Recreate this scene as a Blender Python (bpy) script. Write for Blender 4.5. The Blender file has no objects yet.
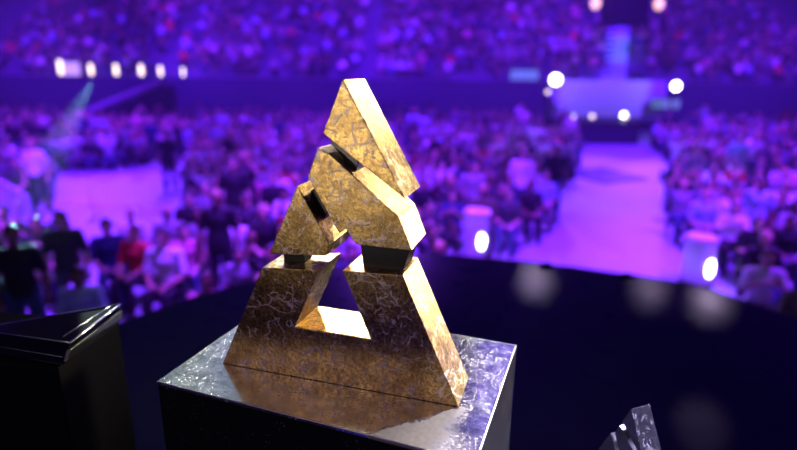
import bpy, bmesh, math, random
from math import sin, cos, pi, radians
from mathutils import Vector, Matrix
import numpy as np
random.seed(7)
SC = bpy.context.scene
COL = SC.collection

# ------------------------------------------------------------------ camera
CAM = Vector((0.5406, -0.7327, 1.5022))
YAW, PITCH, ROLL, FPX = 0.29385, -0.27989, 0.01114, 550.42
cd = bpy.data.cameras.new('camera')
cam = bpy.data.objects.new('camera', cd); COL.objects.link(cam)
fwd = Vector((-sin(YAW)*cos(PITCH), cos(YAW)*cos(PITCH), sin(PITCH)))
rgt = Vector((cos(YAW), sin(YAW), 0)); upv = rgt.cross(fwd)
r2 = rgt*cos(ROLL)+upv*sin(ROLL); u2 = -rgt*sin(ROLL)+upv*cos(ROLL)
M = Matrix((r2, u2, -fwd)).transposed().to_4x4(); M.translation = CAM
cam.matrix_world = M
cd.sensor_width = 36; cd.lens = FPX/797*36; cd.clip_start = .02; cd.clip_end = 300
cd.dof.use_dof = True; cd.dof.focus_distance = .88; cd.dof.aperture_fstop = 1.65
SC.camera = cam

# arena axes: u to the right, v away from the stage
H = Vector((-sin(YAW), cos(YAW), 0)); R = Vector((cos(YAW), sin(YAW), 0))
def W(u, v, z=0.0):
    p = Vector((CAM.x, CAM.y, 0))+R*u+H*v; return Vector((p.x, p.y, z))
FLOOR = -2.1

# ------------------------------------------------------------------ world, exposure, lights
SC.view_settings.view_transform = 'Standard'; SC.view_settings.look = 'None'
SC.view_settings.gamma = 1; SC.view_settings.use_curve_mapping = False
SC.view_settings.exposure = 0.0
SC.cycles.use_denoising = True
SC.cycles.max_bounces = 6
wd = bpy.data.worlds.new('arena_air'); SC.world = wd; wd.use_nodes = True
bg = wd.node_tree.nodes['Background']; bg.inputs[0].default_value = (.09, .02, .36, 1); bg.inputs[1].default_value = .13

def aim(o, loc, target):
    d = (Vector(target)-Vector(loc)).normalized()
    o.location = loc; o.rotation_mode = 'QUATERNION'; o.rotation_quaternion = d.to_track_quat('-Z', 'Y')
def area(name, loc, target, size, sizey, power, color, spread=180):
    l = bpy.data.lights.new(name, 'AREA'); l.shape = 'RECTANGLE'; l.size = size; l.size_y = sizey
    l.energy = power; l.color = color; l.spread = radians(spread)
    o = bpy.data.objects.new(name, l); COL.objects.link(o); aim(o, loc, target); return o
def spot(name, loc, target, power, color, angle, radius=.1, blend=.4):
    l = bpy.data.lights.new(name, 'SPOT'); l.energy = power; l.color = color
    l.spot_size = radians(angle); l.spot_blend = blend; l.shadow_soft_size = radius
    o = bpy.data.objects.new(name, l); COL.objects.link(o); aim(o, loc, target); return o
T = Vector((.22, .04, 1.2))
# trophy lights: a low side lamp, two hung over the far stage, one behind the camera
spot('side_key', (3.4, 4.8, 1.55), T, 850, (1, .88, .54), 13, .25)
spot('top_right', (1.1, 7.2, 3.0), T, 700, (1, .8, .42), 10, .2)
spot('top_left', (-2.6, 6.6, 4.6), T, 1150, (1, 1, .85), 10, .25)
spot('front_light', (-1.6, -4.7, 1.15), T+Vector((.03, 0, .34)), 950, (1, .88, .72), 4.0, .3, 1)
# unseen soft lights added to fill reflections on the plinth and trophy
area('overhead_soft_left', (-5.2, 7, 6), (0, 0, 1), 4.5, 3.5, 20, (.8, 1, .95))
area('overhead_soft_middle', (-1.9, 5.7, 6.4), (0, 0, 1), 2.2, 1.6, 34, (1, .9, .68))
area('overhead_soft_right', (.9, 8.3, 6), (.3, 0, 1), 3.2, 3, 30, (.3, .2, 1))
area('front_soft', (-2.5, -6, 1.2), T, 5, 2.4, 7, (1, .75, .7))
area('rear_fill', (-1.0, -3.2, 3.0), (.2, 0, 1.05), 2.4, 1.3, 12, (1, .72, .9))
# purple wash on the floor crowd, pale lavender on the open floor, violet on the tiers
for u_ in (-17, -6, 5, 16): spot('wash_floor', W(u_, 19, 13), W(u_, 19.5, FLOOR), 30000, (.15, .008, 1), 76, .3, .35)
for u_ in (-8, 0, 8): spot('wash_front_rows', W(u_, 6.5, 9), W(u_*1.1, 9.5, FLOOR), 26000, (.2, .018, 1), 52, .25, .5)
for u_ in (-19, -10, -1, 8, 17): spot('rim_floor', W(u_, 35, 11.5), W(u_*.75, 16.2, FLOOR), 46000, (.22, .045, 1), 33, .3, .35)
spot('silver_light', (3.2, 3.6, 3.5), (1.05, .15, .8), 14000, (.7, .65, 1), 14, .2)  # unseen spot added to brighten the silver trophy
for u_ in (-18, -6, 6, 18): spot('wash_tier', W(u_, 20, 10), W(u_, 40, 3), 30000, (.16, .01, 1), 66, .3, .6)
spot('aisle_light', W(3.5, 4, 12), W(7, 18.5, FLOOR), 2200, (.4, .5, 1), 26, .3, .4)
spot('clearing_light', W(-5, 4, 12), W(-7.5, 14, FLOOR), 300, (.3, .3, 1), 24, .3, .5)

for p_, q_, e_ in (((1.58, 3.24), (5.38, 17.77, 5.5), 800), ((1.21, 3.32), (3.65, 18.16, 5.5), 400), ((.41, 3.24), (-.08, 17.77, 5.5), 800), ((1.22, 1.66), (3.69, 10.4, 5.5), 200)):
    spot('stage_pool', q_, (*p_, 0), e_, (.8, .6, 1), 1.0, .1, 1)
spot('beam_left', W(-13.03, 24.0, 0.74), W(-4.95, 6.6, -0.62), 110000, (.35, .85, .8), 3, .05, .5)
spot('beam_middle', W(2.5, 33, 4.5), W(-3, 22, -2), 16000, (.25, .4, 1), 5, .05, .5)

# ------------------------------------------------------------------ helpers
def tag(o, label=None, cat=None, group=None, kind=None):
    if label: o['label'] = label
    if cat: o['category'] = cat
    if group: o['group'] = group
    if kind: o['kind'] = kind
    return o
def empty(name, loc=(0, 0, 0), rz=0):
    o = bpy.data.objects.new(name, None); COL.objects.link(o); o.location = loc
    o.rotation_euler = (0, 0, rz); o.empty_display_size = .05; return o
def link(name, me, parent=None, mats=()):
    o = bpy.data.objects.new(name, me); COL.objects.link(o)
    for m in mats: me.materials.append(m)
    if parent: o.parent = parent
    return o
def finish(name, bm, mat, parent=None, smooth=False, bevel=0, seg=2):
    bmesh.ops.recalc_face_normals(bm, faces=bm.faces)
    if bevel:
        bmesh.ops.bevel(bm, geom=[e for e in bm.edges if e.calc_face_angle(0) > .3], offset=bevel, segments=seg, profile=.5, affect='EDGES')
    me = bpy.data.meshes.new(name); bm.to_mesh(me); bm.free()
    if smooth: me.polygons.foreach_set('use_smooth', [True]*len(me.polygons))
    return link(name, me, parent, [mat] if mat else [])
def box(bm, x0, x1, y0, y1, z0, z1, m=None):
    vs = [bm.verts.new((x, y, z)) for x in (x0, x1) for y in (y0, y1) for z in (z0, z1)]
    for f in ((0, 1, 3, 2), (4, 6, 7, 5), (0, 4, 5, 1), (2, 3, 7, 6), (0, 2, 6, 4), (1, 5, 7, 3)):
        bm.faces.new([vs[i] for i in f])
    if m is not None: bmesh.ops.transform(bm, matrix=m, verts=vs)
    return vs
def prism(bm, pts, y0, y1):                       # polygon in x,z extruded along y
    a = [bm.verts.new((x, y0, z)) for x, z in pts]; b = [bm.verts.new((x, y1, z)) for x, z in pts]
    bm.faces.new(a); bm.faces.new(list(reversed(b)))
    n = len(pts)
    for i in range(n): bm.faces.new((a[i], b[i], b[(i+1) % n], a[(i+1) % n]))
def vprism(bm, pts, z0, z1):                      # polygon in x,y extruded along z
    a = [bm.verts.new((p[0], p[1], z0)) for p in pts]; b = [bm.verts.new((p[0], p[1], z1)) for p in pts]
    bm.faces.new(a); bm.faces.new(list(reversed(b)))
    n = len(pts)
    for i in range(n): bm.faces.new((a[i], b[i], b[(i+1) % n], a[(i+1) % n]))
def tube(bm, pts, rad, seg=10, side=None):        # closed tube, rad = r or (rx, ry) per point
    pts = [Vector(p) for p in pts]; rings = []
    n = len(pts)
    for i, p in enumerate(pts):
        d = (pts[min(i+1, n-1)]-pts[max(i-1, 0)]).normalized()
        s = Vector(side) if side else (Vector((1, 0, 0)) if abs(d.x) < .8 else Vector((0, 1, 0)))
        s = (s-d*s.dot(d)).normalized(); t = d.cross(s)
        r = rad[i] if isinstance(rad, (list, tuple)) else rad
        rx, ry = r if isinstance(r, tuple) else (r, r)
        rings.append((p, d, s, t, rx, ry))
    full = []
    p, d, s, t, rx, ry = rings[0]
    for k in (.35, .8): full.append((p-d*min(rx, ry)*(1-k*k)**.5*.9, s, t, rx*k, ry*k))
    for p, d, s, t, rx, ry in rings: full.append((p, s, t, rx, ry))
    p, d, s, t, rx, ry = rings[-1]
    for k in (.8, .35): full.append((p+d*min(rx, ry)*(1-k*k)**.5*.9, s, t, rx*k, ry*k))
    vr = [[bm.verts.new(p+s*rx*cos(2*pi*j/seg)+t*ry*sin(2*pi*j/seg)) for j in range(seg)] for p, s, t, rx, ry in full]
    for a, b in zip(vr, vr[1:]):
        for j in range(seg): bm.faces.new((a[j], a[(j+1) % seg], b[(j+1) % seg], b[j]))
    bm.faces.new(list(reversed(vr[0]))); bm.faces.new(vr[-1])
def ball(bm, c, r, u=12, v=8):
    bmesh.ops.create_uvsphere(bm, u_segments=u, v_segments=v, radius=1,
        matrix=Matrix.Translation(c) @ Matrix.Diagonal((*((r, r, r) if not isinstance(r, tuple) else r), 1)))

# ------------------------------------------------------------------ materials
def mat(name, color, rough=.5, metal=0., emit=None, es=0., spec=None):
    m = bpy.data.materials.new(name); m.use_nodes = True
    b = m.node_tree.nodes['Principled BSDF']
    b.inputs['Base Color'].default_value = (*color, 1); b.inputs['Roughness'].default_value = rough
    b.inputs['Metallic'].default_value = metal
    if spec is not None: b.inputs['Specular IOR Level'].default_value = spec
    if emit: b.inputs['Emission Color'].default_value = (*emit, 1); b.inputs['Emission Strength'].default_value = es
    return m
class N:
    def __init__(s, m): s.t = m.node_tree; s.b = s.t.nodes['Principled BSDF']
    def n(s, ty, **kw):
        x = s.t.nodes.new(ty)
        for k, v in kw.items(): setattr(x, k, v)
        return x
    def l(s, a, b): s.t.links.new(a, b)
    def noise(s, vec, scale, det=4, rough=.55, dist=0):
        x = s.n('ShaderNodeTexNoise'); x.inputs['Scale'].default_value = scale; x.inputs['Detail'].default_value = det
        x.inputs['Roughness'].default_value = rough; x.inputs['Distortion'].default_value = dist
        s.l(vec, x.inputs['Vector']); return x.outputs['Fac']
    def ramp(s, fac, stops):
        x = s.n('ShaderNodeValToRGB'); e = x.color_ramp.elements
        while len(e) < len(stops): e.new(.5)
        for q, (p, c) in zip(e, stops): q.position = p; q.color = (*c, 1) if isinstance(c, tuple) else (c, c, c, 1)
        s.l(fac, x.inputs[0]); return x.outputs[0]
    def math(s, op, a, b):
        x = s.n('ShaderNodeMath', operation=op)
        for i, q in enumerate((a, b)):
            if isinstance(q, (int, float)): x.inputs[i].default_value = q
            else: s.l(q, x.inputs[i])
        return x.outputs[0]
    def mix(s, f, a, b):
        x = s.n('ShaderNodeMix', data_type='RGBA')
        for i, q in zip((0, 6, 7), (f, a, b)):
            if isinstance(q, tuple): x.inputs[i].default_value = (*q, 1)
            elif isinstance(q, (int, float)): x.inputs[i].default_value = q
            else: s.l(q, x.inputs[i])
        return x.outputs[2]
def leaf_metal(name, gold, dark, vein, vein_amt=1., rough=(.2, .42), bump=.5):
    """metal leaf: crumpled foil with worn dark patches and bright crease lines"""
    m = mat(name, gold, .3, 1); k = N(m)
    co = k.n('ShaderNodeTexCoord').outputs['Object']
    w = k.n('ShaderNodeTexNoise'); w.inputs['Scale'].default_value = 14; w.inputs['Detail'].default_value = 5; k.l(co, w.inputs['Vector'])
    vm = k.n('ShaderNodeVectorMath', operation='MULTIPLY_ADD'); k.l(w.outputs['Color'], vm.inputs[0]); vm.inputs[1].default_value = (.09, .09, .09); k.l(co, vm.inputs[2])
    wc = vm.outputs[0]
    lines = []
    for sc, wd_, lo in ((30, .06, .5), (55, .08, .5)):
        v = k.n('ShaderNodeTexVoronoi', feature='DISTANCE_TO_EDGE'); v.inputs['Scale'].default_value = sc; k.l(wc, v.inputs['Vector'])
        ln = k.ramp(v.outputs['Distance'], [(0, 1.), (wd_*.4, .8), (wd_, 0.)])
        msk = k.ramp(k.noise(co, sc*.7, 5, .65), [(lo, 0.), (lo+.07, 1.)])
        lines.append(k.math('MULTIPLY', ln, msk))
    ln = k.math('MAXIMUM', lines[0], lines[1])
    patch = k.ramp(k.noise(co, 22, 9, .75), [(.4, 1.), (.62, 0.)])
    speck = k.ramp(k.noise(co, 170, 6, .85), [(.46, 0.), (.54, 1.)])
    c1 = k.mix(k.math('MULTIPLY', patch, .7), gold, dark)
    c2 = k.mix(k.math('MULTIPLY', speck, .72), c1, dark)
    c3 = k.mix(k.math('MULTIPLY', ln, vein_amt), c2, vein)
    k.l(c3, k.b.inputs['Base Color'])
    rr = k.math('ADD', k.math('MULTIPLY', ln, .3), k.math('ADD', rough[0], k.math('MULTIPLY', k.noise(co, 90, 5, .7), rough[1]-rough[0])))
    k.l(rr, k.b.inputs['Roughness'])
    h = k.math('ADD', k.math('MULTIPLY', k.noise(co, 170, 6, .85), .7), k.math('MULTIPLY', ln, .5))
    h = k.math('ADD', h, k.math('MULTIPLY', k.noise(wc, 30, 4, .5), .9))
    bp = k.n('ShaderNodeBump'); bp.inputs['Strength'].default_value = bump; bp.inputs['Distance'].default_value = .0012
    k.l(h, bp.inputs['Height']); k.l(bp.outputs[0], k.b.inputs['Normal'])
    return m
GOLD = leaf_metal('gold_leaf', (1, .69, .23), (.12, .06, .03), (1, .85, .7), 1., (.24, .38), .42)
SILVER = leaf_metal('silver_leaf', (.85, .84, .9), (.5, .5, .56), (.95, .93, 1), 1., (.2, .4), .3)
BLACK_CORE = mat('black_connector', (.006, .005, .007), .35)

def slab_material():
    m = mat('polished_dark_leaf', (.3, .33, .34), .12, .92); k = N(m)
    co = k.n('ShaderNodeTexCoord').outputs['Object']
    mp = k.n('ShaderNodeMapping'); mp.inputs['Scale'].default_value = (1, 2.2, 1); k.l(co, mp.inputs['Vector'])
    st = mp.outputs[0]
    fleck = k.math('MULTIPLY', k.ramp(k.noise(st, 190, 3, .6, .6), [(.56, 0.), (.64, 1.)]), k.ramp(k.noise(co, 20, 5, .7), [(.4, 0.), (.6, 1.)]))
    cloud = k.ramp(k.noise(co, 40, 8, .8), [(.35, 0.), (.65, 1.)])
    c = k.mix(cloud, (.3, .33, .33), (.8, .82, .82)); c = k.mix(fleck, c, (.95, .95, .92))
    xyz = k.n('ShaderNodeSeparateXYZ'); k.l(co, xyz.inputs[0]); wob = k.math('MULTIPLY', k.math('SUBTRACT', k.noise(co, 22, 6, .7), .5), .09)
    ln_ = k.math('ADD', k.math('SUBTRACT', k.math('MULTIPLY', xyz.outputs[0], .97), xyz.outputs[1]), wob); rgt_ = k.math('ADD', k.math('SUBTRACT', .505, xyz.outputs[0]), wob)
    mottled = k.math('MULTIPLY', k.ramp(k.math('ADD', ln_, -.36), [(0, 0.), (.008, 1.)]), k.ramp(rgt_, [(0, 0.), (.04, 1.)]))  # mottled cream patch, rougher and less metallic, toward the front right corner
    c = k.mix(mottled, c, k.mix(k.noise(co, 120, 5, .7), (.16, .14, .08), (.6, .56, .36)))
    k.l(c, k.b.inputs['Base Color']); k.l(k.math('SUBTRACT', .92, k.math('MULTIPLY', mottled, .7)), k.b.inputs['Metallic'])
    k.l(k.math('ADD', k.math('MULTIPLY', fleck, .35), k.math('ADD', k.math('MULTIPLY', mottled, .4), k.math('ADD', .03, k.math('MULTIPLY', k.noise(co, 90, 4), .13)))), k.b.inputs['Roughness'])
    bp = k.n('ShaderNodeBump'); bp.inputs['Strength'].default_value = .35; bp.inputs['Distance'].default_value = .0008
    k.l(k.math('ADD', k.math('MULTIPLY', fleck, 1.), k.math('MULTIPLY', k.noise(st, 150, 4), .6)), bp.inputs['Height']); k.l(bp.outputs[0], k.b.inputs['Normal'])
    return m
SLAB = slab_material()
EDGE = mat('pale_metal_edge', (.75, .78, .7), .35, 1)  # pale metal for the thin trim along the plinth edges
BLACK = mat('black_lacquer', (.003, .003, .004), .6, 0, spec=.08)
GLASS_BLACK = mat('black_glass', (.004, .006, .006), .06, 0)
CHROME = mat('chrome', (.75, .82, .78), .16, 1)

# ------------------------------------------------------------------ the setting
def stage_mat():
    m = mat('gloss_stage_vinyl', (.008, .004, .075), .3); k = N(m)
    co = k.n('ShaderNodeTexCoord').outputs['Object']
    m.node_tree.nodes['Principled BSDF'].inputs['IOR'].default_value = 1.13
    k.l(k.math('ADD', .2, k.math('MULTIPLY', k.noise(co, 6, 4), .2)), k.b.inputs['Roughness']); return m
pts = [(-1.68, 3.03), (-1.44, 3.37), (-1.19, 3.62), (-.6, 4.0), (.27, 4.41), (1.18, 4.17), (1.84, 3.92), (2.2, 3.73), (2.53, 3.2), (3.1, 2.2), (3.3, 0), (3.3, -6), (-4.5, -6), (-4.5, .4), (-3, 1.6)]
bm = bmesh.new(); vprism(bm, [W(u, v) for u, v in pts], -.25, 0)
tag(finish('stage_floor', bm, stage_mat(), bevel=.01), kind='structure')
ins = [(u*.93, v*.95) for u, v in pts]
bm = bmesh.new(); vprism(bm, [W(u, v) for u, v in ins], FLOOR, -.25)
tag(finish('wall_stage_front', bm, mat('stage_skirt', (.01, .006, .03), .8)), kind='structure')
def arena_mat():
    m = mat('arena_floor_covering', (.3, .36, .4), .7); k = N(m)
    co = k.n('ShaderNodeTexCoord').outputs['Object']
    k.l(k.mix(k.noise(co, .5, 5, .6), (.24, .3, .34), (.34, .42, .46)), k.b.inputs['Base Color']); return m
bm = bmesh.new(); vprism(bm, [W(u, v) for u, v in ((-34, -8), (34, -8), (34, 52), (-34, 52))], FLOOR-.2, FLOOR)
tag(finish('floor', bm, arena_mat()), kind='structure')
FAC = mat('tier_wall_paint', (.02, .02, .06), .7)
bm = bmesh.new(); vprism(bm, [W(u, v) for u, v in ((-34, 34), (34, 34), (34, 34.3), (-34, 34.3))], FLOOR, .75)
tag(finish('wall_back', bm, FAC), kind='structure')
bm = bmesh.new(); prof = [(34.3, FLOOR)]
NR = 20
for i in range(NR): prof += [(34.3+.85*i, .35+.42*i), (34.3+.85*(i+1), .35+.42*i)]
prof.append((34.3+.85*NR, FLOOR))
vl = [bm.verts.new(W(-34, v, z)) for v, z in prof]; vr = [bm.verts.new(W(34, v, z)) for v, z in prof]
for i in range(len(prof)): j = (i+1) % len(prof); bm.faces.new((vl[i], vr[i], vr[j], vl[j]))
bm.faces.new(vl); bm.faces.new(list(reversed(vr)))
tag(finish('floor_upper_tier', bm, mat('terrace_concrete', (.12, .1, .2), .8)), kind='structure')
vt = 34.3+.85*NR
bm = bmesh.new(); vprism(bm, [W(u, v) for u, v in ((-34, vt), (34, vt), (34, vt+.3), (-34, vt+.3))], FLOOR, 13)
tag(finish('wall_upper_back', bm, FAC), kind='structure')

# thin stage haze hanging over the hall beyond the stage
hm = bpy.data.materials.new('hall_haze'); hm.use_nodes = True; nt = hm.node_tree; nt.nodes.remove(nt.nodes['Principled BSDF'])
vs_ = nt.nodes.new('ShaderNodeVolumeScatter'); vs_.inputs['Color'].default_value = (.8, .8, 1, 1); vs_.inputs['Density'].default_value = .0024; vs_.inputs['Anisotropy'].default_value = .3
nt.links.new(vs_.outputs[0], nt.nodes['Material Output'].inputs['Volume'])
bm = bmesh.new(); vprism(bm, [W(u, v) for u, v in ((-33, 6.0), (33, 6.0), (33, 33.95), (-33, 33.95))], FLOOR+.01, 12.5)
tag(finish('haze', bm, hm), 'thin violet haze hanging in the hall beyond the stage', 'haze', kind='stuff')

# ------------------------------------------------------------------ main plinth
PY = -.0585; PO = Vector((-.0685, -.0822, 0)); PW_, PD_ = .5332, .3422
def plinth(name, loc, rz, w, d, h, top_mat, side_mat, label):
    t = tag(empty(name, loc, rz), label, 'plinth')
    bm = bmesh.new(); box(bm, 0, w, 0, d, 0, h-.006); finish('plinth_body', bm, side_mat, t, bevel=.0015)
    bm = bmesh.new(); box(bm, -.0006, w+.0006, -.0006, d+.0006, h-.006, h); o = finish('top_panel', bm, top_mat, t, bevel=.0008)
    return t
def leaf_side():
    m = mat('black_flecked_side', (.004, .004, .004), .6, 0, spec=.1); k = N(m)
    co = k.n('ShaderNodeTexCoord').outputs['Object']
    f = k.math('MULTIPLY', k.ramp(k.noise(co, 240, 3, .6), [(.6, 0.), (.7, 1.)]), k.ramp(k.noise(co, 25, 3), [(.5, 0.), (.62, 1.)]))
    k.l(k.mix(f, (.006, .006, .006), (.35, .37, .3)), k.b.inputs['Base Color']); return m
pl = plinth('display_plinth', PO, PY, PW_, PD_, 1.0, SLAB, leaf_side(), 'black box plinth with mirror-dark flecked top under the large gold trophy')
bm = bmesh.new()
for a, b in (((0, 0), (PW_, 0)), ((PW_, 0), (PW_, PD_)), ((0, 0), (0, PD_)), ((0, PD_), (PW_, PD_))):
    tube(bm, [(a[0], a[1], .9992), (b[0], b[1], .9992)], .0011, 6)
tube(bm, [(PW_, PD_, .05), (PW_, PD_, .997)], .0012, 6)
finish('edge_trim', bm, EDGE, pl, smooth=True)['label'] = 'pale metal edge'

# ------------------------------------------------------------------ trophies
TH = .0877
top_piece = [(.2357, .4851), (.2032, .4093), (.2135, .4010), (.3281, .3215)]
mid_piece = [(.1944, .3872), (.1765, .3431), (.2255, .2600), (.2364, .2682), (.2518, .2450), (.3395, .2450), (.3191, .2942), (.2122, .3794)]
left_piece = [(.1586, .3289), (.1037, .2135), (.2030, .2215), (.2091, .2417)]
base_piece = [(0, 0), (.0905, .1895), (.1906, .1965), (.1445, .0922), (.2760, .0922), (.2292, .2005), (.3256, .2050), (.4187, 0)]
def make_trophy(name, loc, rz, m, label, scale=1.):
    t = tag(empty(name, loc, rz), label, 'trophy'); t.scale = (scale,)*3
    for nm, pg in (('top_piece', top_piece), ('middle_piece', mid_piece), ('left_piece', left_piece), ('base_piece', base_piece)):
        bm = bmesh.new(); prism(bm, pg, 0, TH); finish(nm, bm, m, t, bevel=.0012)
    # dark connector blocks recessed in the four slits
    def conn(pg, y0=.03, y1=TH-.03):
        bm = bmesh.new(); prism(bm, pg, y0, y1); finish('connector', bm, BLACK_CORE, t, bevel=.0008)['label'] = 'black recessed connector'
    conn([(.205, .392), (.2125, .406), (.252, .380), (.245, .348)], .022, .066)
    conn([(.170, .316), (.194, .338), (.209, .305), (.190, .272)], .022, .066)
    conn([(.115, .180), (.112, .225), (.152, .225), (.150, .180)])
    conn([(.258, .195), (.250, .255), (.335, .255), (.318, .195)], .02, .07)
    return t
make_trophy('gold_trophy', (0, .0, 1.0002), 0, GOLD, 'large gold-leaf triangular trophy cut into four offset blocks, on the flecked plinth')

# left award on its own plinth
lt = tag(empty('triangular_award', (-.33, -.02, 1.0)), 'flat black glass triangular award with chrome rim on the plinth at far left', 'award')
A, B_, C_ = (-.299, .09), (-.261, -.067), (-.47, -.082)
a2, b2, c2 = (-.292, .078), (-.256, -.09), (-.49, -.10)
def loc2(p): return (p[0]+.33, p[1]+.02)
bm = bmesh.new()
lo = [bm.verts.new((*loc2(p), 0)) for p in (a2, b2, c2)]; hi = [bm.verts.new((*loc2(p), .03)) for p in (A, B_, C_)]
bm.faces.new(lo); bm.faces.new(list(reversed(hi)))
for i in range(3): bm.faces.new((lo[i], lo[(i+1) % 3], hi[(i+1) % 3], hi[i]))
finish('glass_block', bm, GLASS_BLACK, lt, bevel=.0015)
bm = bmesh.new()
for p, q in ((A, B_), (A, C_)): tube(bm, [(*loc2(p), .0305), (*loc2(q), .0305)], (.0026), 8)
p1, p2 = Vector((*loc2(A), .031)), Vector((*loc2(B_), .031)); tube(bm, [p1+Vector((-.012, -.012, 0)), p2+Vector((-.03, .016, 0))], .0012, 6)
finish('rim', bm, CHROME, lt, smooth=True)['label'] = 'bright chrome rim'
bm = bmesh.new(); tube(bm, [(*loc2(B_), .031), (*loc2(C_), .031)], .0008, 6); tube(bm, [(*loc2(b2), .016), (*loc2(c2), .016)], .0006, 6)
finish('front_trim', bm, mat('dull_trim', (.35, .38, .36), .3, 1), lt, smooth=True)
bm = bmesh.new()
pa, pb = Vector((*loc2(a2), 0)), Vector((*loc2(b2), 0)); q1, q2 = Vector((*loc2(A), .03)), Vector((*loc2(B_), .03))
off = Vector((.004, .002, 0)); c = [pa.lerp(q1, .15)+off, pb.lerp(q2, .15)+off, pb.lerp(q2, .7)+off, pa.lerp(q1, .7)+off]
lo = [bm.verts.new(x) for x in c]; hi = [bm.verts.new(x-off*1.5) for x in c]
bm.faces.new(lo); bm.faces.new(list(reversed(hi)))
for i in range(4): bm.faces.new((lo[i], hi[i], hi[(i+1) % 4], lo[(i+1) % 4]))
finish('side_panel', bm, mat('brushed_side', (.09, .1, .09), .3, 1), lt, bevel=.0008)
bm = bmesh.new(); vprism(bm, [(a-(-.33), b+.02) for a, b in ((-.258, -.1), (-.293, .075), (-.62, .03), (-.59, -.17))], 0, .9998)
p = tag(empty('display_plinth', (-.33, -.02, 0)), 'tall plain black plinth at the left edge carrying the black triangular award', 'plinth')
finish('plinth_body', bm, BLACK, p, bevel=.002)

# right silver trophy, lower in the frame
def ray(x, y): return fwd+r2*((x-398.5)/FPX)-u2*((y-225)/FPX)
SZ = .44
apx = CAM+ray(631, 409)*1.0
srz = -.9
SCL = .5
off = Matrix.Rotation(srz, 3, 'Z') @ Vector((.2357, 0, .4851))*SCL
sl = apx-off
make_trophy('silver_trophy', sl, srz, SILVER, 'silver triangular trophy, only its tip in view at the lower right', SCL)
t = tag(empty('display_plinth', (sl.x, sl.y, 0), srz), 'low black plinth under the silver trophy at lower right', 'plinth')
bm = bmesh.new(); box(bm, -.04, .25, -.05, .1, 0, sl.z-.0002); finish('plinth_body', bm, BLACK, t, bevel=.002)

# small floor lights standing on the stage rim
LENS = mat('lamp_lens', (.1, .1, .12), .1, emit=(.6, .4, 1), es=.5)
def rim_light(u, v, label):
    t = tag(empty('floor_light', W(u, v, 0), YAW), label, 'stage light', 'small lights along the stage rim')
    bm = bmesh.new(); tube(bm, [(-.045, 0, .0), (0, 0, .006), (.045, 0, .0)], [(.018, .018), (.028, .03), (.018, .018)], 14); bmesh.ops.bisect_plane(bm, geom=bm.verts[:]+bm.edges[:]+bm.faces[:], plane_co=(0, 0, 0), plane_no=(0, 0, -1), clear_outer=True); box(bm, -.06, .06, -.03, .03, 0, .006); finish('housing', bm, BLACK, t, smooth=False)
    bm = bmesh.new(); tube(bm, [(0, .02, .02), (0, .028, .023)], .008, 12); finish('lens', bm, LENS, t)
for u, v, s in ((1.17, 4.09, 'below the long pale aisle, left one'), (1.72, 3.88, 'below the long pale aisle, right one')):
    rim_light(u, v, 'small dark humped light on the stage rim '+s)

# ------------------------------------------------------------------ people
SKIN = [mat('skin_light', (.62, .4, .3), .5), mat('skin_tan', (.45, .27, .18), .5), mat('skin_brown', (.22, .12, .08), .5)]
EYE = mat('eye_dark', (.02, .015, .015), .2); LIP = mat('lip', (.4, .14, .12), .5)
SHIRTS = {'black': (.012, .012, .016), 'charcoal': (.05, .05, .06), 'white': (.85, .85, .88), 'grey': (.3, .3, .34), 'red': (.7, .03, .05),
          'navy': (.02, .035, .14), 'pink': (.75, .25, .4), 'pale blue': (.4, .55, .8), 'olive': (.12, .12, .06)}
SM = {k: mat('shirt_'+k.replace(' ', '_'), v, .75) for k, v in SHIRTS.items()}
for k_, m_ in SM.items():
    k = N(m_); co = k.n('ShaderNodeTexCoord').outputs['Object']
    v = SHIRTS[k_]; k.l(k.mix(k.noise(co, 9, 3), tuple(q*.8 for q in v), tuple(min(1, q*1.15) for q in v)), k.b.inputs['Base Color'])
TR = [mat('trousers_dark', (.015, .015, .02), .8), mat('trousers_denim', (.05, .08, .18), .8), mat('trousers_grey', (.15, .15, .16), .8)]
HR = [mat('hair_black', (.01, .008, .008), .45), mat('hair_brown', (.07, .035, .02), .5), mat('hair_fair', (.45, .3, .14), .5)]
SHOE = mat('shoe_dark', (.02, .02, .02), .5)

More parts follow.
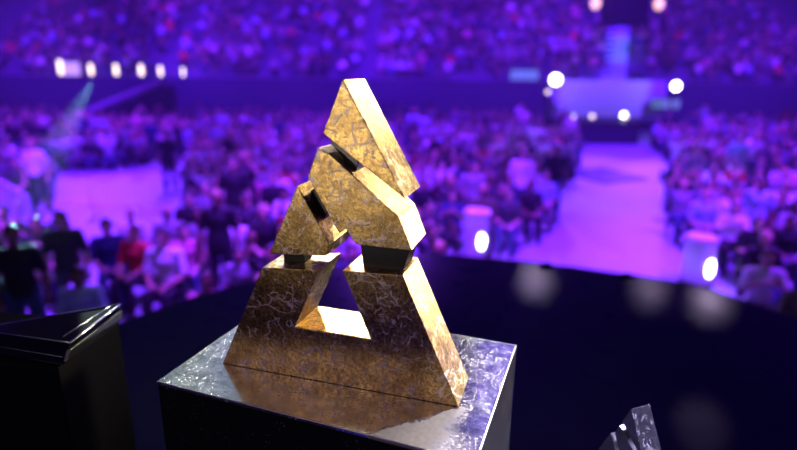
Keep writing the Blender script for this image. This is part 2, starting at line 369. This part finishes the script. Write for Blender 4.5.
def remeshed(name, bm, voxel, iters=3, mats=()):
    me = bpy.data.meshes.new(name); bmesh.ops.recalc_face_normals(bm, faces=bm.faces); bm.to_mesh(me); bm.free()
    o = bpy.data.objects.new(name, me); COL.objects.link(o)
    md = o.modifiers.new('r', 'REMESH'); md.mode = 'VOXEL'; md.voxel_size = voxel; md.use_smooth_shade = True
    sm = o.modifiers.new('s', 'SMOOTH'); sm.iterations = iters; sm.factor = .5
    dg = bpy.context.evaluated_depsgraph_get()
    out = bpy.data.meshes.new_from_object(o.evaluated_get(dg), depsgraph=dg); out.name = name
    bpy.data.objects.remove(o); bpy.data.meshes.remove(me)
    out.materials.clear()
    for m in mats: out.materials.append(m)
    return out
def limb(a, b, c, ra, rb, rc):
    return [a, a.lerp(b, .5), b, b.lerp(c, .35), c], [ra, (ra+rb)/2, rb, (rb*1.04), rc]
def person_proto(pose):
    seated = pose.startswith('seated'); hz = .50 if seated else .94
    V = Vector; J = {}
    lean = .03 if seated else 0
    top = hz+.50
    for s in (-1, 1):
        J['hip', s] = V((.09*s, 0, hz))
        if seated: J['knee', s] = V((.12*s, .44, .5)); J['ank', s] = V((.12*s, .46, .09))
        else: J['knee', s] = V((.11*s, .02, .5)); J['ank', s] = V((.13*s, -.01, .09))
        J['sh', s] = V((.185*s, lean, top-.04))
        e, w = {'lap': ((.25, .06, -.32), (.12, .26, -.38)), 'clap': ((.26, .1, -.26), (.045, .32, -.06)), 'cheer': ((.3, .1, .14), (.24, .14, .4)),
                'relaxed': ((.25, -.01, -.31), (.25, .05, -.56)), 'phone': ((.24, .18, -.12), (.07, .3, .14))}[pose.split('_')[1]]
        J['el', s] = V((e[0]*s, lean+e[1], top+e[2])); J['wr', s] = V((w[0]*s, lean+w[1], top+w[2]))
    pel = V((0, 0, hz)); wai = V((0, lean*.3, hz+.2)); che = V((0, lean*.8, hz+.38)); nek = V((0, lean, top+.02)); hc = V((0, lean+.015, top+.17))
    def torso(bm, g):
        tube(bm, [pel+V((0, 0, -.05)), pel+V((0, 0, .06)), wai, che, V((0, lean, top-.03))], [(.16+g, .115+g), (.165+g, .11+g), (.14+g, .095+g), (.17+g, .115+g), (.13+g, .075+g)], 16, (1, 0, 0))
        for s in (-1, 1): tube(bm, [V((.05*s, lean, top-.045)), J['sh', s]], [.07+g, .062+g], 10)
    bm = bmesh.new(); torso(bm, 0)
    tube(bm, [V((0, lean, top-.05)), nek, hc+V((0, -.01, -.06))], [.07, .056, .055], 10)
    ball(bm, hc+V((0, -.01, .02)), (.077, .096, .1), 20, 14); ball(bm, hc+V((0, .02, -.05)), (.055, .068, .065), 16, 10)
    tube(bm, [hc+V((0, .083, .02)), hc+V((0, .108, -.025))], [.009, .015], 8)
    tube(bm, [hc+V((-.04, .078, .035)), hc+V((.04, .078, .035))], [.012, .012], 8)
    for s in (-1, 1):
        ball(bm, hc+V((.079*s, -.005, -.005)), (.012, .022, .033), 8, 8)
        p, r = limb(J['sh', s], J['el', s], J['wr', s], .052, .04, .027); tube(bm, p, r, 10)
        p, r = limb(J['hip', s], J['knee', s], J['ank', s], .088, .057, .04); tube(bm, p, r, 12)
        tube(bm, [J['ank', s]+V((0, -.03, -.045)), J['ank', s]+V((0, .1, -.06)), J['ank', s]+V((0, .15, -.065))], [.035, .032, .022], 10)
        d = (J['wr', s]-J['el', s]).normalized(); sd = V((0, 1, 0)) if pose.endswith('clap') else V((1, 0, 0))
        sd = (sd-d*sd.dot(d)).normalized()*( -s if not pose.endswith('clap') else 1); n_ = d.cross(sd)
        w = J['wr', s]; tube(bm, [w, w+d*.05, w+d*.09], [(.026, .02), (.04, .016), (.038, .014)], 10, sd)
        for q, (o_, L) in enumerate(((-.031, .062), (-.0105, .075), (.0105, .08), (.031, .07))):
            b0 = w+d*.08+sd*o_; k1 = b0+d*L*.5+n_*.006+sd*o_*.15; tube(bm, [b0, k1, k1+d*L*.45+n_*.02], [.0095, .009, .0075], 6)
        b0 = w+d*.025+sd*.028; tube(bm, [b0, b0+d*.03+sd*.026, b0+d*.062+sd*.034+n_*.012], [.011, .0105, .009], 6)
    body = remeshed('body', bm, .0085, 2, [SKIN[0], EYE, LIP])
    # eyes and mouth as coloured faces of the same mesh
    mi = np.zeros(len(body.polygons), int); c_ = np.empty(len(body.polygons)*3); body.polygons.foreach_get('center', c_); c_ = c_.reshape(-1, 3)-np.array(hc)
    for s in (-1, 1): mi[(np.hypot((c_[:, 0]-.03*s)/.014, (c_[:, 2]-.017)/.008) < 1) & (c_[:, 1] > .04)] = 1
    mi[(np.hypot(c_[:, 0]/.024, (c_[:, 2]+.055)/.008) < 1) & (c_[:, 1] > .04)] = 2
    body.polygons.foreach_set('material_index', mi.astype('i'))
    bm = bmesh.new(); torso(bm, .014)
    for s in (-1, 1):
        p = [J['sh', s], J['sh', s].lerp(J['el', s], .5), J['sh', s].lerp(J['el', s], .85)]; tube(bm, p, [.066, .062, .06], 10)
    shirt = remeshed('shirt', bm, .015, 2, [SM['black']])
    bm = bmesh.new(); tube(bm, [pel+V((0, 0, -.06)), pel+V((0, 0, .07))], [(.172, .128), (.176, .122)], 14, (1, 0, 0))
    for s in (-1, 1):
        p, r = limb(J['hip', s], J['knee', s], J['ank', s], .1, .07, .058); tube(bm, p, r, 12)
    trou = remeshed('trousers', bm, .016, 2, [TR[0]])
    bm = bmesh.new(); long = pose in ('seated_clap', 'standing_phone')
    ball(bm, hc+V((0, -.022, .04)), (.087, .098, .095), 18, 12)
    if long: tube(bm, [hc+V((0, -.06, .04)), hc+V((0, -.075, -.08)), hc+V((0, -.08, -.2))], [(.08, .05), (.085, .04), (.06, .025)], 12, (1, 0, 0))
    hair = remeshed('hair', bm, .012, 1, [HR[0]])
    shoes = []
    for s in (-1, 1):
        bm = bmesh.new(); tube(bm, [J['ank', s]+V((0, -.045, -.045)), J['ank', s]+V((0, .06, -.045)), J['ank', s]+V((0, .15, -.052))], [(.044, .046), (.045, .045), (.036, .036)], 10, (1, 0, 0))
        shoes.append(remeshed('shoe', bm, .012, 1, [SHOE]))
    zs = [v.co.z for v in shoes[0].vertices]; dz = -min(zs)
    for me in (body, shirt, trou, hair, *shoes): me.transform(Matrix.Translation((0, 0, dz)))
    return {'body': body, 'shirt': shirt, 'trousers': trou, 'hair': hair, 'shoe': shoes[0], 'shoe2': shoes[1]}
POSES = ['seated_lap', 'seated_clap', 'seated_cheer', 'standing_relaxed', 'standing_phone']
PROTO = {p: person_proto(p) for p in POSES}
ROOTS = {}
def own(o, m):
    o.material_slots[0].link = 'OBJECT'; o.material_slots[0].material = m
def make_person(pose, loc, rz, shirt, label, group=None, tr=None, hr=None, sk=None, s=1.):
    """first of a pose is built, the others are copies of it and of its parts"""
    if pose not in ROOTS:
        P = PROTO[pose]; root = bpy.data.objects.new('person', P['body']); COL.objects.link(root)
        for part in ('shirt', 'trousers', 'hair', 'shoe', 'shoe2'):
            c = bpy.data.objects.new(part.strip('2'), P[part]); COL.objects.link(c); c.parent = root
        ROOTS[pose] = root; r = root; ch = list(root.children)
    else:
        src = ROOTS[pose]; r = src.copy(); COL.objects.link(r); ch = []
        for q in list(src.children):
            c = q.copy(); COL.objects.link(c); c.parent = r; ch.append(c)
    r.location = loc; r.rotation_euler = (0, 0, rz); r.scale = (s,)*3
    for k in list(r.keys()): del r[k]
    tag(r, label, 'person', group)
    own(r, SKIN[sk if sk is not None else random.choice((0, 0, 1, 2))])
    for c in ch:
        n_ = c.name.split('.')[0]
        if n_ == 'shirt': own(c, SM[shirt])
        elif n_ == 'trousers': own(c, TR[tr if tr is not None else random.randrange(3)])
        elif n_ == 'hair': own(c, HR[hr if hr is not None else random.choice((0, 0, 1, 1, 2))])
    return r
# folding chair
CH = mat('chair_dark_plastic', (.02, .02, .025), .5)
bm = bmesh.new(); box(bm, -.21, .21, -.2, .22, .385, .41); box(bm, -.21, .21, -.24, -.215, .5, .84)
for s in (-.2, .2):
    tube(bm, [(s, .2, .0), (s, .0, .3), (s, -.225, .84)], .012, 6); tube(bm, [(s, -.24, .0), (s, .18, .385)], .012, 6)
bmesh.ops.recalc_face_normals(bm, faces=bm.faces); CHAIR = bpy.data.meshes.new('folding_chair'); bm.to_mesh(CHAIR); bm.free(); CHAIR.materials.append(CH)
chair0 = None
def make_chair(loc, rz, label, group):
    global chair0
    if chair0 is None: c = chair0 = bpy.data.objects.new('folding_chair', CHAIR)
    else: c = chair0.copy()
    COL.objects.link(c); c.location = loc; c.rotation_euler = (0, 0, rz); tag(c, label, 'chair', group)

# where the floor stays open: the long aisle on the right, the lit clearing on the left
def inside(u, v, poly):
    r = False; j = len(poly)-1
    for i in range(len(poly)):
        (a, b), (c, d) = poly[i], poly[j]
        if (b > v) != (d > v) and u < (c-a)*(v-b)/(d-b)+a: r = not r
        j = i
    return r
AISLE = [(-.2, 9.4), (2.4, 10.6), (3.2, 11.6), (4.6, 15.3), (6.9, 21.2), (8.1, 25.6), (8.0, 32), (12.6, 32), (12.2, 26), (10.3, 21.2), (7.8, 15.4), (5.9, 11.6), (5.3, 9.4), (5.0, 8.2), (3, 7)]
CLEAR = [(-11.6, 18.6), (-7.1, 19.4), (-5.7, 14.5), (-4.2, 11.6), (-4.2, 10.2), (-4.6, 9.2), (-4.9, 8.3), (-5.4, 8.3), (-6.9, 10.6), (-9, 14)]
def zone(u, v):
    if u > (v-9)*.36+4.2 and u > 4: s = 'right of pale aisle'
    elif u < -4.2*(v/10)*.95 and u < -3: s = 'far left'
    elif u < -.9*v/10*1.5: s = 'left of trophy'
    else: s = 'right of trophy'
    d = 'in the front rows' if v < 10.5 else 'in the middle rows' if v < 15 else 'in the back rows'
    return s, d
SPECIAL = [(-3.3, 7.4), (-3.95, 7.9), (-6.6, 15.6), (-3.25, 10.6), (6.0, 7.6), (6.7, 7.4), (-6.3, 8.1)]
BARR = [(-7.3, 12.7, -5.2, 12.9), (-6.6, 10.2, -4.9, 10.1), (-9.4, 12.6, -7.5, 10.8)]
def seg_d(x, y, a, b, c, d):
    t_ = max(0, min(1, ((x-a)*(c-a)+(y-b)*(d-b))/((c-a)**2+(d-b)**2))); return math.hypot(x-a-t_*(c-a), y-b-t_*(d-b))
seats = []
v = 6.2
while v < 31.5:
    n = int(v*1.0/.56)+3
    for i in range(-n, n+1):
        u = i*.56+random.uniform(-.07, .07); vv = v+random.uniform(-.09, .09)
        if abs(u) > vv*.82+1: continue
        if inside(u, vv, AISLE) or inside(u, vv, CLEAR): continue
        if inside(u*1.0, vv, [(6.9, 26.6), (16, 26.6), (16, 33), (6.9, 33)]): continue
        if any(seg_d(u, vv, *b_) < .55 for b_ in BARR) or math.hypot(u-9.4, vv-17.8) < 1.3: continue
        if (1.0 < u < 4.7 and vv < 9.4) or (vv < 9 and abs(u-.578*vv) < .5): continue
        if math.hypot(u+3.1, vv-6.7) < .8 or math.hypot(u+3.3, vv-7.0) < .7: continue
        if any(math.hypot(u-a, vv-b) < .55 for a, b in SPECIAL): continue
        if math.hypot(u-5.23, vv-9.05) < .6 or math.hypot(u-1.52, vv-10.3) < .6: continue
        if vv > 28.8 and -19.5 < u < -11.5: continue
        if random.random() < (.10 if v < 20 else .16): continue
        # hidden below the stage rim
        hu, hv = u*2.35/2.35, vv
        seats.append((vv+abs(u)*.25, u, vv, round(v, 2)))
    v += .92
# those the stage hides are left out
def above_rim(u, v, z):
    t = 1.5022/(1.5022-z); a, b = u*t, v*t
    return not inside(a, b, pts)
seats = [s for s in seats if above_rim(s[1], s[2], -.72)]
seats.sort()
names = list(SHIRTS); wts = [7, 5, 5, 5, 1.1, 3, 1.2, 2.5, 1]
NIND = 293
def ordw(n):
    one = ['', 'first', 'second', 'third', 'fourth', 'fifth', 'sixth', 'seventh', 'eighth', 'ninth', 'tenth', 'eleventh', 'twelfth', 'thirteenth', 'fourteenth', 'fifteenth', 'sixteenth', 'seventeenth', 'eighteenth', 'nineteenth']
    if n < 20: return one[n]
    t, o = divmod(n, 10); tens = {2: 'twent', 3: 'thirt', 4: 'fort', 5: 'fift', 6: 'sixt'}[t]
    return tens+'ieth' if o == 0 else tens+'y-'+one[o]
ORD = [ordw(i) for i in range(69)]
ROW, NUM = {}, {}
for side in set(zone(s[1], s[2])[0] for s in seats[:NIND]):
    idx = [q for q in range(NIND) if zone(seats[q][1], seats[q][2])[0] == side]
    rows = sorted(set(seats[q][3] for q in idx))
    for k_, rv in enumerate(rows):
        for j_, q in enumerate(sorted((q for q in idx if seats[q][3] == rv), key=lambda q: seats[q][1])): ROW[q] = k_+1; NUM[q] = j_+1
far = []
for q, (_, u, v, _r) in enumerate(seats):
    shirt = random.choices(names, wts)[0]; pz = random.choices(POSES, [6, 3, 1.2, .8, .5])[0]
    rz = YAW+math.atan2(u-.3, v-0)*-.6+pi+random.uniform(-.15, .15)
    loc = W(u, v, FLOOR); s = random.uniform(.93, 1.06)
    if q < NIND:
        zs, zd = zone(u, v); st = 'seated' if pz[0:6] == 'seated' else 'standing'
        act = {'seated_lap': 'sitting', 'seated_clap': 'clapping', 'seated_cheer': 'arms raised', 'standing_relaxed': 'standing', 'standing_phone': 'standing hands up'}[pz]
        ro = ORD[ROW[q]]; no = ORD[NUM[q]]
        if st == 'seated': make_chair(loc, rz, f'dark folding chair, {ro} row, {no} seat from left, {zs}', f'folding chairs {zs}')
        make_person(pz, loc, rz, shirt, f'person in {shirt} shirt {act}, {ro} row, {no} from left, {zs}', f'people in the crowd {zs}', s=s)
    else: far.append((u, v, pz, shirt, rz, s))

# ---- the far crowd: merged light copies of the same figures
def dec(me, ratio):
    o = bpy.data.objects.new('d', me); COL.objects.link(o); md = o.modifiers.new('d', 'DECIMATE'); md.ratio = ratio
    dg = bpy.context.evaluated_depsgraph_get(); out = bpy.data.meshes.new_from_object(o.evaluated_get(dg), depsgraph=dg); bpy.data.objects.remove(o)
    out.calc_loop_triangles(); nv = len(out.vertices); co = np.empty(nv*3, 'f'); out.vertices.foreach_get('co', co)
    tr = np.empty(len(out.loop_triangles)*3, 'i'); out.loop_triangles.foreach_get('vertices', tr); bpy.data.meshes.remove(out)
    return co.reshape(-1, 3), tr.reshape(-1, 3)
LITE = {}
for p in POSES:
    LITE[p] = {k: dec(PROTO[p][k], r / max(1, len(PROTO[p][k].polygons))) for k, r in (('body', 420), ('shirt', 110), ('trousers', 110), ('hair', 50))}
PAL = SKIN+list(SM.values())+TR+HR
def build_stuff(name, people, label, cat):
    vs, ts, ms = [], [], []; off_ = 0
    for loc, pz, shirt, rz, s in people:
        c, sn = cos(rz)*s, sin(rz)*s; A_ = np.array([[c, sn, 0], [-sn, c, 0], [0, 0, s]], 'f'); L = np.array(loc, 'f')
        idx = {'body': random.choice((0, 0, 1, 2)), 'shirt': 3+names.index(shirt), 'trousers': 12+random.randrange(3), 'hair': 15+random.choice((0, 0, 1, 1, 2))}
        for k, (co, tr) in LITE[pz].items():
            vs.append(co @ A_+L); ts.append(tr+off_); ms.append(np.full(len(tr), idx[k], 'i')); off_ += len(co)
    vs = np.concatenate(vs); ts = np.concatenate(ts); ms = np.concatenate(ms)
    me = bpy.data.meshes.new(name); me.vertices.add(len(vs)); me.vertices.foreach_set('co', vs.ravel())
    me.loops.add(len(ts)*3); me.loops.foreach_set('vertex_index', ts.ravel().astype('i'))
    me.polygons.add(len(ts)); me.polygons.foreach_set('loop_start', np.arange(0, len(ts)*3, 3, dtype='i'))
    for m in PAL: me.materials.append(m)
    me.polygons.foreach_set('material_index', ms); me.polygons.foreach_set('use_smooth', np.ones(len(ts), bool)); me.update(calc_edges=True)
    o = bpy.data.objects.new(name, me); COL.objects.link(o); tag(o, label, cat, kind='stuff'); return o
build_stuff('crowd', [(W(u, v, FLOOR), pz, sh, rz, s) for u, v, pz, sh, rz, s in far], 'blurred mass of spectators filling the arena floor behind the nearer rows', 'crowd')
print('seats', len(seats), 'far', len(far))
# upper tier
up = []
for i in range(1, NR-1):
    z = .35+.42*i; v = 34.3+.85*i+.4
    u = -27
    while u < 27:
        u += .6+random.uniform(-.05, .05)
        if abs(u-12.9*v/34.35) < 1.1 or abs(u+2) < .6 or abs(u+15) < .6: continue
        dens = .5+.45*sin(u*.55+i*.35+1.2*sin(i*.8))
        if random.random() > .45+.5*dens: continue
        up.append((W(u, v, z), random.choices(POSES, [6, 2, 1, 1, .5])[0], random.choices(names, [8, 6, 1.5, 5, .8, 4, 1, 2, 1])[0], YAW+pi+random.uniform(-.3, .3), 1))
build_stuff('crowd', up, 'blurred spectators sitting up the raked upper tier behind the dark wall', 'crowd')
# chairs under the far floor crowd
bm = bmesh.new()
for u, v, pz, sh, rz, s in far:
    if pz.startswith('seated'):
        m = Matrix.Translation(W(u, v, FLOOR)) @ Matrix.Rotation(rz, 4, 'Z')
        box(bm, -.21, .21, -.2, .22, .385, .41, m); box(bm, -.21, .21, -.24, -.215, .0, .84, m)
tag(finish('folding_chair', bm, CH), 'rows of dark folding chairs under the far part of the floor crowd', 'chair', kind='stuff')

# people that stand out
g = lambda u, v: W(u, v, FLOOR)
def sp(pose, u, v, rz, shirt, label, **k):
    if pose.startswith('seated'): make_chair(g(u, v), YAW+pi+rz, 'dark folding chair under the '+label.split(' in ')[1].split(',')[0].split(' sitting')[0]+' wearer left of the gold trophy', None)
    make_person(pose, g(u, v), YAW+pi+rz, shirt, label, **k)
make_chair(g(-3.3, 7.4), YAW+pi, 'dark folding chair under the person in bright white shirt beyond the left plinth', None)
make_person('seated_lap', g(-3.3, 7.4), YAW+pi, 'white', 'person in a bright white shirt sitting at the stage rim left of the gold trophy', sk=1, hr=0, tr=0, s=1.08)
make_chair(g(-3.95, 7.9), YAW+pi, 'dark folding chair under the person in red top beside the white-shirted one', None)
make_person('seated_lap', g(-3.95, 7.9), YAW+pi-.2, 'red', 'person in a red top sitting just left of the bright white shirt', sk=1, hr=1, tr=0)
make_person('standing_relaxed', g(-6.6, 15.6), YAW+pi, 'black', 'person in black standing at the back corner of the lit clearing on the left', sk=1, hr=0, tr=0, s=1.05)
make_person('standing_relaxed', g(-3.25, 10.6), YAW+pi+.3, 'black', 'person in black standing at the right side of the lit clearing', sk=0, hr=0, tr=0, s=1.08)
make_chair(g(6.0, 7.6), YAW+pi+.5, 'dark folding chair at far right under the person in navy by the stage rim', None)
make_person('seated_lap', g(6.0, 7.6), YAW+pi+.5, 'navy', 'person in navy shirt sitting by the stage rim at far right', sk=1, hr=1, tr=0)
make_chair(g(6.7, 7.4), YAW+pi+.2, 'dark folding chair rightmost by the stage rim under the person in olive', None)
make_person('seated_clap', g(6.7, 7.4), YAW+pi+.2, 'olive', 'person in olive top clapping, rightmost by the stage rim', sk=0, hr=0, tr=0)
make_person('standing_phone', g(-6.3, 8.1), YAW+pi, 'pink', 'person in pink top standing at the far left near the stage rim', sk=1, hr=1, tr=0)

# ------------------------------------------------------------------ things on the arena floor and at the far end
def emat(name, c, s): return mat(name, (.2, .2, .2), .4, emit=c, es=s)
WARM = emat('warm_lamp_glow', (1, .75, .55), 3); COOL = emat('white_lamp_glow', (.95, .95, 1), 12); AMBER = emat('amber_lamp_glow', (1, .5, .36), 1.8)
LILAC = mat('lilac_plastic', (.7, .6, .9), .35); STEEL = mat('dark_steel', (.03, .03, .04), .4, .8)
# pale mat across the aisle
bm = bmesh.new(); vprism(bm, [W(*p) for p in ((5.83, 19.5), (6.7, 17.6), (8.5, 18.5), (7.65, 20.6))], FLOOR, FLOOR+.05)
tag(finish('floor_mat', bm, mat('dark_mat', (.02, .015, .09), .6), bevel=.01), 'dark diamond-shaped mat lying across the far part of the pale aisle', 'mat')
bm = bmesh.new(); vprism(bm, [W(*p) for p in ((8.6, 17.2), (10.1, 16.9), (10.3, 18.2), (8.9, 18.6))], FLOOR, FLOOR+.35)
tag(finish('equipment_case', bm, mat('case_black', (.02, .015, .05), .5), bevel=.02), 'low dark equipment case at the right side of the pale aisle', 'case')
# pale cylinders
def drum(u, v, h, r, label):
    t = tag(empty('cylinder_lamp', g(u, v), YAW), label, 'lamp')
    m = mat('frosted_tube', (.75, .68, .85), .25); k = N(m); m.node_tree.nodes['Principled BSDF'].inputs['Transmission Weight'].default_value = .35
    bm = bmesh.new(); bmesh.ops.create_cone(bm, cap_ends=True, segments=32, radius1=r, radius2=r, depth=h-.1, matrix=Matrix.Translation((0, 0, .05+(h-.1)/2))); finish('shade', bm, m, t, smooth=False, bevel=.02)
    bm = bmesh.new(); bmesh.ops.create_cone(bm, cap_ends=True, segments=32, radius1=r*1.1, radius2=r*1.1, depth=.06, matrix=Matrix.Translation((0, 0, .03))); finish('base', bm, STEEL, t)
    bm = bmesh.new(); bmesh.ops.create_cone(bm, cap_ends=True, segments=32, radius1=r*1.05, radius2=r*1.05, depth=.05, matrix=Matrix.Translation((0, 0, h-.03))); finish('cap', bm, LILAC, t)
    bm = bmesh.new(); ball(bm, (r*.3, -r*1.02, h*.42), (.07, .03, .16)); finish('bulb', bm, COOL, t, smooth=True)['label'] = 'bright white bulb'
drum(5.23, 9.05, .86, .25, 'frosted cylinder lamp standing at the right end of the aisle by the stage')
drum(1.52, 10.3, .95, .25, 'frosted cylinder lamp standing left of the aisle beside the gold trophy')
# barriers round the clearing
def barrier(p, q, label):
    a, b = g(*p), g(*q); L = (b-a).length; t = tag(empty('crowd_barrier', a, math.atan2(b.y-a.y, b.x-a.x)), label, 'barrier')
    bm = bmesh.new(); tube(bm, [(0, 0, .06), (0, 0, 1.02), (L, 0, 1.02), (L, 0, .06)], .025, 8); tube(bm, [(0, 0, .2), (L, 0, .2)], .018, 8); finish('frame', bm, LILAC, t)
    bm = bmesh.new(); n = int(L/.14)
    for i in range(1, n): tube(bm, [(L*i/n, 0, .2), (L*i/n, 0, 1.02)], .009, 6)
    finish('bars', bm, LILAC, t)
    for x in (0, L): bm = bmesh.new(); box(bm, x-.03, x+.03, -.25, .25, 0, .05); finish('foot', bm, STEEL, t)
barrier((-7.3, 12.7), (-5.2, 12.9), 'metal crowd barrier crossing the lit clearing, farther one')
barrier((-6.6, 10.2), (-4.9, 10.1), 'metal crowd barrier crossing the lit clearing, nearer one')
barrier((-9.4, 12.6), (-7.5, 10.8), 'metal crowd barrier along the left side of the lit clearing')
# control desk at the far end of the aisle
t = tag(empty('control_desk', W(10.0, 27.4, FLOOR), YAW), 'dark control desk with small white lamps at the end of the pale aisle', 'desk')
bm = bmesh.new(); box(bm, -1.85, 1.85, 0, 1.2, 0, 1.05); finish('desk_body', bm, mat('desk_black', (.012, .012, .03), .5), t, bevel=.03)
bm = bmesh.new(); box(bm, -1.95, 1.95, -.1, 1.3, 1.05, 1.12); finish('desk_top', bm, STEEL, t, bevel=.01)
for x, y in ((-1.5, .1), (-.55, .1), (1.1, .1)):
    bm = bmesh.new(); tube(bm, [(x, y, 1.12), (x, y, 1.3)], .03, 8); o = finish('lamp_stem', bm, STEEL, t)
    bm = bmesh.new(); ball(bm, (x, y, 1.36), .1); finish('lamp_bulb', bm, WARM, t, smooth=True)
def flood(u, v, z, r, m, label, stand=True, zb=FLOOR):
    t = tag(empty('flood_light', W(u, v, zb), YAW), label, 'lamp')
    bm = bmesh.new(); bmesh.ops.create_cone(bm, cap_ends=True, segments=20, radius1=r*1.12, radius2=r*.8, depth=.4, matrix=Matrix.Translation((0, .18, z-zb)) @ Matrix.Rotation(pi/2, 4, 'X').inverted()); finish('housing', bm, STEEL, t)
    bm = bmesh.new(); ball(bm, (0, -.03, z-zb), (r, .12, r), 20, 12); finish('lens', bm, m, t, smooth=True)['label'] = 'glowing lens'
    if stand: bm = bmesh.new(); tube(bm, [(0, .25, .03), (0, .25, z-zb-r*.7)], .05, 8); box(bm, -.3, .3, 0, .5, 0, .03); finish('stand', bm, STEEL, t)
flood(8.3, 30.4, .93, .27, COOL, 'brightest white flood light on a stand, left of the pale screen')
flood(14.85, 30.6, .66, .22, COOL, 'white flood light on a stand, right of the pale screen')
flood(8.25, 31.6, .25, .1, WARM, 'small warm flood light below the brightest flood light')
flood(11.9, 29.8, -.83, .12, COOL, 'small white flood light behind the control desk')
# pale screen wall between the flood lights
t = tag(empty('projection_screen', W(11.9, 32.4, FLOOR), YAW), 'wide grey-lilac screen panel between the two white flood lights', 'screen')
bm = bmesh.new(); box(bm, -3.3, 3.3, 0, .08, .9, 3.0); finish('screen_panel', bm, mat('screen_grey', (.42, .42, .6), .8), t)
for x in (-3.2, 3.2): bm = bmesh.new(); box(bm, x-.05, x+.05, .09, .19, 0, 3.05); finish('post', bm, STEEL, t)
spot('screen_wash', W(8.6, 30.0, 1.2), W(11.5, 32.4, .2), 90, (.75, .9, 1), 90, .3)
spot('screen_wash_right', W(14.6, 30.2, 1.0), W(12, 32.4, .2), 80, (.75, .9, 1), 90, .3)
# lit stairway up the tier, and the hanging rig that lights it
t = tag(empty('stairway', W(12.95, 34.66, 0), YAW-.359), 'pale blue lit stairway climbing the upper tier under the hanging rig', 'stairs')
bm = bmesh.new()
SD = .85/cos(.359)
for i in range(NR-3): box(bm, -.72, .72, SD*i, SD*(i+.5), .35+.42*i-.1, .35+.42*i+.21) ; box(bm, -.72, .72, SD*(i+.5), SD*(i+1), .35+.42*i-.1, .35+.42*i+.42)
finish('steps', bm, mat('step_paint', (.45, .75, .95), .6), t)
spot('stair_light', W(12.2, 30, 9), W(14.6, 39, 3), 1500, (.2, .5, 1), 22, .2)
t = tag(empty('hanging_rig', W(11.9, 30.5, 4.05), YAW), 'dark box hanging at the top right between two warm lamps', 'stage rig')
bm = bmesh.new(); box(bm, -1.0, 1.0, 0, 1.6, -.3, 2.2); finish('speaker_box', bm, mat('rig_black', (.006, .003, .01), .8, spec=.1), t, bevel=.04)
bm = bmesh.new(); tube(bm, [(-2.6, .5, 1.1), (2.6, .5, 1.1)], .06, 8); tube(bm, [(0, .8, 2.2), (0, .8, 5)], .04, 6); finish('truss_bar', bm, STEEL, t)
for x in (-1.75, 1.55):
    bm = bmesh.new(); ball(bm, (x, .3, .75), (.25, .2, .3), 16, 12); finish('lamp', bm, AMBER, t, smooth=True)['label'] = 'warm glowing lamp'
# row of warm lanterns on top of the tier wall, left
for i, (u, z, h) in enumerate(((-20.3, .93, .62), (-18.5, .78, .42), (-17.0, .79, .42), (-15.5, .81, .42), (-14.35, .88, .36), (-13.0, .95, .3))):
    t = tag(empty('wall_lantern', W(u, 34.15, .75), YAW), 'warm white lantern on the left of the dark wall, '+['tallest, first from the left', 'second from the left', 'third from the left', 'fourth from the left', 'fifth from the left', 'smallest, last of the row'][i], 'lantern', 'lanterns along the dark wall')
    bm = bmesh.new(); box(bm, -.1, .1, -.1, .1, 0, .06); finish('base', bm, STEEL, t)
    r_ = (.13, .11, .11, .11, .09, .07)[i]
    bm = bmesh.new(); tube(bm, [(0, 0, .06+r_), (0, 0, .2+h)], r_, 14); finish('glass', bm, WARM, t, smooth=True)['label'] = 'glowing warm glass'
# stair rail at left rising to the tier
t = tag(empty('stairway', W(-18.4, 30, FLOOR), YAW), 'dark stairway with lilac side rail rising to the tier wall at the left', 'stairs')
bm = bmesh.new(); n = 14
for i in range(n): box(bm, 5.9*i/n, 5.9*(i+1)/n, .1, 1.5, 0, 2.45*(i+1)/n)
finish('steps', bm, FAC, t)
bm = bmesh.new(); tube(bm, [(-.3, 0, .35), (5.9, 0, 2.75)], .16, 8); finish('handrail', bm, LILAC, t, smooth=True)['label'] = 'lilac rail'
bm = bmesh.new()
for i in range(7): tube(bm, [(-.2+i, 0, 0), (-.2+i, 0, .35+.4*i)], .05, 6)
finish('posts', bm, STEEL, t)
# lit panels near the wall
def panel(u, v, z, w, h, c, s, label):
    t = tag(empty('light_panel', W(u, v, z), YAW), label, 'light panel')
    bm = bmesh.new(); box(bm, -w/2-.05, w/2+.05, .02, .2, -.05, h+.05); finish('housing', bm, STEEL, t)
    bm = bmesh.new(); box(bm, -w/2, w/2, 0, .03, 0, h); finish('lit_face', bm, emat('panel_glow', c, s), t)
panel(-19.4, 33.7, .8, .95, .75, (.6, .35, 1), 1.1, 'small lilac lit panel between the first two wall lanterns')
panel(7.6, 34.9, .8, 1.7, .6, (.12, .35, .9), .45, 'teal-blue lit panel above the wall left of the blue stairway')
panel(15.0, 31.8, -.6, 1.6, .5, (.2, .4, .8), .35, 'blue-grey lit panel under the right flood light')
